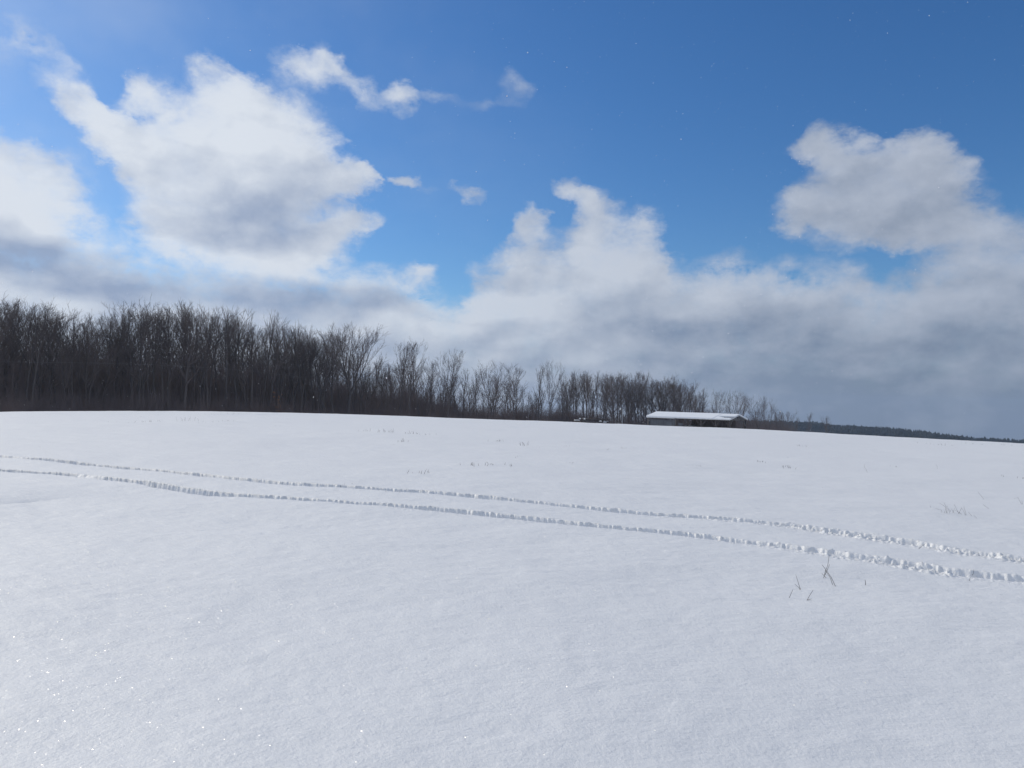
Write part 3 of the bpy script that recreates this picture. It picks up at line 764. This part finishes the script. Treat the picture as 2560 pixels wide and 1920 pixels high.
# a young tree that has kept its dead leaves
def leafy_sapling():
    x, y, z, D = spot(600, -9)
    o = tag(empty('sapling', (x, y, z)), 'small sapling with rusty dead leaves at the foot of the left wood', 'sapling')
    rs = np.random.RandomState(5); mb = []; lv = []; lf = []; n = 0
    P, rd = branch(rs, np.zeros(3), np.array([0, .05, 1.]), 3.4, .03, .008, 6, .03, .06); mb.append(tube_np(P, rd, 5))
    for k in range(22):
        q = P[rs.randint(1, 7)] + rs.normal(size=3) * .02
        B, r_ = branch(rs, q, np.array([rs.normal(), rs.normal(), .5]), rs.uniform(.5, 1.1), .012, .006, 3, .02, .12); mb.append(tube_np(B, r_, 3))
        for j in range(10):
            c = B[rs.randint(1, 4)] + rs.normal(size=3) * .09; a = rs.normal(size=3) * .05; b = rs.normal(size=3) * .04
            lv += [c - a, c + b, c + a, c - b]; lf.append((n, n + 1, n + 2, n + 3)); n += 4
    V, F = merge(mb)
    link('trunk', mesh_np('trunk', V, F), BARK, o); link('crown', mesh_np('crown', np.array(lv), np.array(lf)), LEAF, o)
leafy_sapling()

# ------------------------------------------------------------------ open shelter
def shelter():
    L, Wd, eave, rise = 13.4, 6.2, 2.45, .66
    # right-hand front corner of the roof as seen in the photograph
    D = 114.0; d = pdir(1577, 907); h = math.hypot(d[0], d[1])
    fx, fy = d[0] / h * D, d[1] / h * D; ez = EYE + d[2] / h * D
    th = R(-39)
    base = ez - eave
    o = empty('shelter', (fx, fy, base), th)      # local x runs along the ridge, right front corner is the origin, roof to -x and +y
    o.rotation_euler = (0, R(.75), th)             # it follows the lie of the land a little
    tag(o, 'long low open-sided shelter with snowy gable roof behind the crest of the field', 'shelter')
    ov = .35
    # roof: two pitched slabs, and the underside purlins
    def slab(mb, x0, x1, t0, t1, zoff, thick):
        """front slope piece between fractions t0..t1 from eave to ridge"""
        hw = Wd / 2
        p = lambda x, t: (x, t * hw, eave + rise * t + zoff)
        mb.prism([p(x0, t0), p(x1, t0), p(x1, t1), p(x0, t1)], (0, 0, thick))
    def back(mb, x0, x1, zoff, thick):
        hw = Wd / 2
        mb.prism([(x0, hw, eave + rise + zoff), (x1, hw, eave + rise + zoff), (x1, Wd, eave + zoff), (x0, Wd, eave + zoff)], (0, 0, thick))
    rf = MB(); slab(rf, -L, 0, 0, 1, 0, .06); back(rf, -L, 0, 0, .06)
    for t in (.2, .5, .8):
        y = Wd / 2 * t; rf.box((-L / 2, y, eave + rise * t - .06), (L - .2, .07, .10)); rf.box((-L / 2, Wd - y, eave + rise * t - .06), (L - .2, .07, .10))
    ro = link('roof', rf.mesh('roof'), GALV, o)
    sn = MB()
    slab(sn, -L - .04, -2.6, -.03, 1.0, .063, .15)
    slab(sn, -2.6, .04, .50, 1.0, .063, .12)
    hw = Wd / 2
    p = lambda x, t, z: (x, t * hw, eave + rise * t + z)
    # the snow leaves part of the roof bare near the right end: a wedge keeps the eave edge white
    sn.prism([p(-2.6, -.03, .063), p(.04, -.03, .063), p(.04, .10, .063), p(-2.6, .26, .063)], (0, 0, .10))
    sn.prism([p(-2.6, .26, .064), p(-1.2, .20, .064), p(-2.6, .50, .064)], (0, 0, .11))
    back(sn, -L - .04, .04, .064, .14)
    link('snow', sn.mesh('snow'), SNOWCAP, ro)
    fa = MB()
    fa.box((-L / 2 - L * .325, -.03, eave - .03), (L * .35, .04, .13))
    fa.box((-L * .325, -.03, eave - .01), (L * .65, .035, .09))
    for x in (.02, -L - .02):
        fa.bar((x, -.05, eave + .0), (x, Wd / 2, eave + rise + .0), .16, .04)
        fa.bar((x, Wd + .05, eave + .0), (x, Wd / 2, eave + rise + .0), .16, .04)
    link('fascia', fa.mesh('fascia'), WHITEPAINT, ro)
    # posts with knee braces
    def post(x, y, w, mat, brace=True, dirs=(-1, 1)):
        m = MB(); m.box((x, y, (eave - .12) / 2 - .4), (w, w, eave - .12 + .8)); po = link('post', m.mesh('post'), mat, o)
        if brace:
            b = MB()
            for s in dirs: b.bar((x + s * w * .5, y, eave - .95), (x + s * .78, y, eave - .16), .12, .12)
            link('brace', b.mesh('brace'), mat, po)
        return po
    yf = .25
    post(-L + .12, yf, .14, POST, False)
    post(-L * .645, yf, .12, POST, False)
    for x, w, dirs in ((-L * .50, .16, (-1, 1)), (-L * .34, .18, (-1, 1)), (-L * .17, .18, (-1, 1)), (-.18, .26, (-1,))):
        post(x, yf, w, DARKWOOD, True, dirs)
    for x in (-.18, -L * .34, -L * .645, -L + .12): post(x, Wd - .25, .18, DARKWOOD, False)
    # beams
    bm = MB(); bm.box((-L / 2, yf, eave - .08), (L - .1, .14, .16)); bm.box((-L / 2, Wd - .25, eave - .08), (L - .1, .14, .16))
    link('beam', bm.mesh('beam'), DARKWOOD, o)
    # gable truss on the open right end
    gt = MB(); x = -.18
    gt.bar((x, .1, eave - .02), (x, Wd - .1, eave - .02), .12, .14)
    gt.bar((x, Wd / 2, eave), (x, Wd / 2, eave + rise - .1), .12, .12)
    gt.bar((x, .35, eave - .9), (x, 1.1, eave - .08), .12, .12); gt.bar((x, Wd - .35, eave - .9), (x, Wd - 1.1, eave - .08), .12, .12)
    gt.bar((x, Wd / 2, eave + .1), (x, Wd / 4, eave + rise / 2 - .06), .09, .09); gt.bar((x, Wd / 2, eave + .1), (x, Wd * .75, eave + rise / 2 - .06), .09, .09)
    link('gable_truss', gt.mesh('gable_truss'), POST, o)
    # left bay shut with grey sheet
    sw = MB()
    x0, x1 = -L + .2, -L * .645 - .1
    n = 26; xs = np.linspace(x0, x1, n)
    for i in range(n - 1):
        y = .45 + (.0 if i % 2 else .025); sw.box(((xs[i] + xs[i + 1]) / 2, y, .55), (xs[1] - xs[0] + .001 * (i % 2), .02, 3.1))
    sw.box((-L + .16, Wd / 2, .55), (.03, Wd - .7, 3.1))
    so_ = link('sheet_wall', sw.mesh('sheet_wall'), SHEET, o)
    dr = MB(); dr.box((-L * .73, .405, .45), (1.0, .03, 2.9)); link('door', dr.mesh('door'), SHEET, so_)
    ln = MB(); ln.box((-L * .60, .62, .45), (.75, .04, 2.5)); link('screen_panel', ln.mesh('screen_panel'), SHEET, o)
    bw = MB(); n = 44; xs = np.linspace(-L * .645, -1.6, n)
    for i in range(n - 1): bw.box(((xs[i] + xs[i + 1]) / 2, Wd - .42 - .012 * (i % 3), .6), (xs[1] - xs[0] - .012, .03, 3.4))
    link('back_wall', bw.mesh('back_wall'), BOARD, o)
    # brick-sided grill counter inside
    ct = MB(); ct.box((-L * .545, 1.6, .35), (1.1, .9, 1.9))
    co = link('counter', ct.mesh('counter'), DARKWOOD, o)
    tp = MB(); tp.box((-L * .535, 1.55, 1.34), (1.5, 1.15, .07)); link('counter_top', tp.mesh('counter_top'), GALV, co)
    lg = MB(); lg.box((-L * .535 + .68, 1.1, .35), (.12, .12, 1.9)); link('leg', lg.mesh('leg'), POST, co)
shelter()

# ------------------------------------------------------------------ small things by the wood
def at_depth(px, py, D):
    d = pdir(px, py); h = math.hypot(d[0], d[1]); return np.array([d[0] / h * D, d[1] / h * D, EYE + d[2] / h * D])
def light_pole():
    D = 150.; b = at_depth(1344, 918, D); t = at_depth(1344, 883, D)
    gz = float(land(b[0], b[1]))
    o = tag(empty('light_pole', (b[0], b[1], gz)), 'slim pole with small pale lamp head, standing left of the shelter', 'pole')
    H = t[2] - gz
    m = MB(); m.tube([(0, 0, -.3), (0, 0, H * .5), (0, 0, H)], [.085, .08, .07], 8); link('pole', m.mesh('pole', True), GALV, o)
    m = MB(); m.tube([(-.05, 0, H - .05), (-.25, -.05, H + .12), (-.42, -.08, H + .10)], [.04, .04, .04], 6); link('arm', m.mesh('arm'), GALV, o)
    m = MB(); m.tube([(-.42, -.08, H + .16), (-.42, -.08, H + .06), (-.42, -.08, H - .10), (-.42, -.08, H - .2)], [.04, .10, .13, .09], 10); link('lamp_head', m.mesh('lamp_head', True), WHITEPAINT, o)
light_pole()
def picnic_table():
    D = 118.; b = at_depth(1246, 908.0, D); gz = float(land(b[0], b[1])); top = b[2] - gz
    o = tag(empty('table', (b[0], b[1], gz), R(18)), 'small dark table capped with snow at the crest below the wood', 'table')
    m = MB(); m.box((0, 0, top - .03), (.75, .5, .05)); link('table_top', m.mesh('table_top'), DARKWOOD, o)
    m = MB(); m.box((0, 0, top + .042), (.72, .48, .09)); link('snow', m.mesh('snow'), SNOWCAP, o)
    for sx_ in (-.27, .27):
        for sy_ in (-.2, .2):
            m = MB(); m.bar((sx_, sy_ * 1.3, -.2), (sx_ * .9, sy_ * .6, top - .06), .09, .07); link('leg', m.mesh('leg'), DARKWOOD, o)
picnic_table()
def log_pile():
    rs = np.random.RandomState(3); D = 150.
    b = at_depth(1282, 912.0, D); gz = float(land(b[0], b[1])); top = at_depth(1282, 904.0, D)[2] - gz
    o = tag(empty('log_pile', (b[0], b[1], gz), R(-8)), 'long pile of dark logs and brush capped with patches of snow under the trees', 'log pile')
    m = MB(); s = MB(); w = 6.0
    for layer in range(5):
        z = top * (layer + .5) / 5
        for k in range(6 - layer):
            y = (k - (5 - layer) / 2) * .42; l = w * rs.uniform(.75, 1.0); xo = rs.uniform(-.6, .6)
            m.tube([(xo - l / 2, y, z + rs.uniform(-.06, .06)), (xo, y + rs.uniform(-.06, .06), z), (xo + l / 2, y, z + rs.uniform(-.06, .06))], [.20, .21, .18], 8)
    for k in range(13):
        x = rs.uniform(-w / 2, w / 2); y = rs.uniform(-.7, .5); l = rs.uniform(.3, .9); z = top * rs.uniform(.62, .95)
        s.tube([(x - l / 2, y, z), (x - l * .3, y, z + .06), (x + l * .2, y + .05, z + .08), (x + l / 2, y, z + .02)], [.03, .10, .11, .03], 8)
    link('logs', m.mesh('logs', True), DARKWOOD, o); link('snow', s.mesh('snow', True), SNOWCAP, o)
log_pile()
def wire():
    pts = [(-260, 778), (0, 781), (180, 784.5), (350, 789), (520, 799), (655, 816)]
    P = np.array([at_depth(x, y, float(np.interp(x, [-260, 655], [88, 128]))) for x, y in pts])
    t = np.linspace(0, 1, 40); q = np.linspace(0, 1, len(P))
    co = [np.polyfit(q, P[:, i], 3) for i in range(3)]
    P2 = np.stack([np.polyval(c, t) for c in co], 1)
    m = MB(); m.tube(P2, np.full(40, .0045), 5)
    tag(link('utility_wire', m.mesh('utility_wire', True), GALV), 'thin pale wire strung across the front of the dark left wood', 'wire')
wire()

# ------------------------------------------------------------------ dry grass
def stem_points(base, offs):
    """offsets in sketch units from the base, as metres in the upright plane facing the viewer"""
    D = np.linalg.norm(base - np.array([0, 0, EYE])); u = K / FPX * D
    d = base - np.array([0, 0, EYE]); rt = np.array([d[1], -d[0], 0]); rt /= np.linalg.norm(rt)
    return [base + rt * ox * u + np.array([0, 0, -oy * u]) for ox, oy in offs]
gr = random.Random(5)
Q6 = lambda x, y: ((1900 + x * 660 / 2212) * 2212 / 2560, (1150 + y * 660 / 2212) * 2212 / 2560)   # detail view -> sketch
def bent(mb, base, pts, r=.0023):
    P = np.array(pts)
    jit = np.array([gr.uniform(-.02, .02), gr.uniform(-.03, .03), 0])
    P = P + np.linspace(0, 1, len(P))[:, None] * jit
    mb.tube(P, np.linspace(r, r * .55, len(P)), 5)
def stems(label, lines, group=None, name='dry_grass', r=.0020):
    """lines: polylines in the detail view, first point is the root"""
    roots = [ray_ground(*Q6(*l[0])) for l in lines]
    c = np.mean(roots, axis=0)
    o = tag(empty(name, tuple(c)), label, 'dry grass', group)
    for l, b in zip(lines, roots):
        b = b.copy(); b[2] = float(ground_z(np.array([b[0]]), np.array([b[1]]))[0]) - .015
        q0 = Q6(*l[0]); offs = [((Q6(*p)[0] - q0[0]), (Q6(*p)[1] - q0[1])) for p in l]
        pts = [p - c for p in stem_points(b, offs)]
        m = MB(); bent(m, None, pts, r); link('stem', m.mesh('stem', True), STRAW, o)
stems('tallest broken grass stalk in the foreground, leaning beside the near wheel track', [[(530, 995), (545, 930), (562, 885), (572, 810)], [(615, 1050), (592, 985), (555, 935)], [(640, 1062), (604, 985), (560, 925), (540, 900)], [(570, 995), (540, 950)], [(540, 975), (556, 920), (566, 880)]], r=.0023)
stems('two dry stems meeting in a V, left of the tallest stalk', [[(345, 1070), (318, 1020), (285, 945)], [(345, 1072), (325, 1040), (295, 1018)]], r=.0021)
stems('short single dry stem slanting right, leftmost of the foreground stems', [[(240, 1135), (254, 1098), (270, 1057)]])
stems('dry stem with a side shoot lying low, below the tallest stalk', [[(388, 1160), (415, 1110), (448, 1058)], [(388, 1162), (412, 1142), (442, 1137)]], r=.0021)
stems('short dark stub of grass standing alone right of the tallest stalk', [[(884, 1062), (876, 1035), (866, 1010)]], r=.0030)
stems('small upright stub of grass at the near edge of the lower wheel track', [[(1748, 1040), (1746, 1020), (1742, 1000)]])
stems('single dry stem slanting right between the two wheel tracks', [[(1315, 760), (1335, 735), (1362, 703)]])
stems('low dry stem bent over the clods of the lower wheel track', [[(1780, 985), (1798, 968), (1810, 945)]])
stems('ragged clump of about a dozen dry stalks above the tracks at the right', [
    [(1430, 405), (1428, 382)], [(1527, 452), (1520, 428), (1480, 420)], [(1450, 445), (1466, 443)], [(1562, 452), (1556, 402), (1520, 380)],
    [(1568, 457), (1572, 415), (1560, 374)], [(1590, 452), (1586, 425), (1574, 396)], [(1617, 452), (1612, 435), (1600, 415)], [(1630, 452), (1622, 430), (1628, 410)],
    [(1672, 457), (1655, 420), (1638, 382)], [(1664, 455), (1672, 432), (1690, 402)], [(1704, 460), (1684, 440), (1660, 425)], [(1726, 466), (1712, 430), (1700, 408)], [(1729, 466), (1722, 440), (1708, 396)],
    [(1785, 470), (1772, 455), (1760, 438)], [(1828, 485), (1812, 474), (1790, 455)], [(1545, 455), (1532, 430)], [(1600, 440), (1592, 415)]], name='dry_grass')
stems('two thin stalks right of the ragged clump, one tall and one lying', [[(1880, 322), (1868, 295), (1850, 265)], [(1932, 400), (1915, 388), (1890, 365)]])
stems('bent stalks at the right edge of the photo above the tracks', [[(2196, 360), (2172, 308), (2150, 318)], [(2203, 362), (2206, 330)]])
stems('thin hooked stem alone on the snow right of the middle of the field', [[(900, 112), (892, 78), (884, 72), (886, 40)]])
stems('short thin stem alone on the snow, straight above the ragged clump', [[(1490, 82), (1484, 55), (1475, 38)]])
# tufts further up the field: x, y, spread, stems, height (sketch units)
FARG = 'sparse dry grass tips in the upper field'
TUFTS = [
    (404, 911, 18, 9, 9, 'dark tuft of dry grass on the upper left field near the wood'), (325, 912, 30, 12, 5, 'long low line of grass tips left of the dark tuft near the wood'),
    (455, 894.5, 16, 9, 3, 'low dark tuft just below the wood edge at the left'), (520, 894, 22, 10, 2.5, None), (455, 913, 26, 8, 4, None), (492, 912, 20, 8, 4, None),
    (285, 913, 14, 4, 2.5, None), (232, 912, 16, 4, 2.5, None), (785, 933, 16, 5, 7, None), (838, 936, 26, 13, 10, 'wide row of upright grass tips in the middle of the upper field'),
    (885, 938.5, 22, 12, 8, None), (915, 941, 24, 6, 5, None), (872, 955, 18, 9, 9, 'fan of leaning grass blades below the wide row of tips'), (832, 960, 14, 4, 4, None),
    (1132, 962, 11, 8, 13, 'small upright tuft of dark blades right of the field middle'), (1078, 953, 34, 9, 6, None), (1162, 966, 4, 2, 5, None), (1225, 962, 8, 3, 5, None),
    (1022, 1008, 26, 9, 11, 'sparse tuft of crossed blades above the upper wheel track'), (1060, 1008, 16, 5, 7, None), (1108, 1010, 16, 5, 8, None), (918, 1022, 16, 6, 12, 'small group of slanting blades just above the upper wheel track'),
    (885, 1022, 14, 3, 9, None), (1702, 1010, 16, 8, 9, 'pale low tuft in the upper field below the shelter trees'), (1728, 963, 12, 5, 5, None), (1306, 970, 14, 5, 4, None), (1350, 968, 10, 4, 4, None),
    (1500, 1006, 20, 6, 5, None), (1640, 998, 20, 6, 5, None), (2030, 961, 24, 12, 4, 'low dark tuft near the crest at the far right'), (2190, 962, 18, 6, 3, None), (2105, 959, 26, 8, 2, None),
    (1645, 1000, 14, 5, 6, None), (315, 968, 6, 3, 5, None), (612, 920, 24, 6, 3, None), (700, 915, 30, 6, 3, None), (1240, 1000, 16, 4, 5, None), (1110, 985, 12, 3, 5, None), (740, 1050, 14, 4, 7, None), (845, 1064, 20, 5, 7, None),
    (2195, 1035, 18, 6, 6, None), (1935, 1010, 14, 4, 4, None),
]
for (x, y, sp, n, hh, lab) in TUFTS:
    b = ray_ground(x, y); o = tag(empty('grass_tuft', tuple(b)), lab or 'few faint dry grass tips poking out of the snow of the upper field', 'dry grass', None if lab else FARG)
    m = MB(); D = np.linalg.norm(b)
    for k in range(n):
        ox = gr.gauss(0, sp * .5); dp = gr.gauss(0, .12)
        root = stem_points(b, [(ox, 0)])[0]; root = root + np.array([0, dp, 0]); root[2] = float(ground_z(np.array([root[0]]), np.array([root[1]]))[0]) - .03
        lean = gr.uniform(-.55, .45) * hh; h_ = hh * gr.uniform(.5, 1.1)
        m.tube(np.array(stem_points(root, [(0, 0), (lean * .4, -h_ * .6), (lean, -h_ - .8)])) - b, [.0026 + D * .000025] * 2 + [.0012], 4)
    link('stems', m.mesh('stems'), STRAW, o)

# ------------------------------------------------------------------ falling snow
def flakes():
    rs = np.random.RandomState(12); V = []; F = []; n = 0
    oct_ = np.array([(1, 0, 0), (-1, 0, 0), (0, 1, 0), (0, -1, 0), (0, 0, .6), (0, 0, -.6)], float)
    fo = np.array([(0, 2, 4), (2, 1, 4), (1, 3, 4), (3, 0, 4), (2, 0, 5), (1, 2, 5), (3, 1, 5), (0, 3, 5)])
    for k in range(6000):
        y = rs.uniform(1.8, 42); x = rs.uniform(-.85, .85) * y + rs.uniform(-2, 2); z = rs.uniform(-.2, EYE + .62 * y + .5)
        if z < float(land(np.array(x), np.array(y))) + .1: continue
        s = rs.uniform(.0020, .0050) * (1.6 if rs.rand() < .05 else 1) * min(1, .25 + y / 14)
        q = Euler(rs.uniform(0, 6.28, 3)).to_matrix()
        V.append((oct_ * s * rs.uniform(.6, 1.3, 3)) @ np.array(q).T + np.array([x, y, z])); F.append(fo + n); n += 6
    return mesh_np('falling_snow', np.vstack(V), np.vstack(F))
m, q, o_ = material('snowflake')
d1 = q.n.new('ShaderNodeBsdfDiffuse'); d1.inputs[0].default_value = col(.95, .95, .97)
d2 = q.n.new('ShaderNodeBsdfTranslucent'); d2.inputs[0].default_value = col(.95, .95, .97)
mx = q.n.new('ShaderNodeMixShader'); mx.inputs[0].default_value = .5
q.l.new(d1.outputs[0], mx.inputs[1]); q.l.new(d2.outputs[0], mx.inputs[2]); q.l.new(mx.outputs[0], o_.inputs[0])
tag(link('falling_snow', flakes(), m), 'scattered white snowflakes drifting through the air', 'snowfall', kind='stuff')

# ------------------------------------------------------------------ winter air
m, q, o_ = material('haze')
pv = q.n.new('ShaderNodeVolumePrincipled'); pv.inputs['Color'].default_value = col(.62, .78, 1.0); pv.inputs['Density'].default_value = .00027
pv.inputs['Anisotropy'].default_value = .25
q.l.new(pv.outputs[0], o_.inputs['Volume'])
hz = MB(); hz.box((0, 740, -30), (3300, 1800, 146))
tag(link('haze', hz.mesh('haze'), m), 'thin bluish winter haze over the field and distant hill', 'haze', kind='stuff')
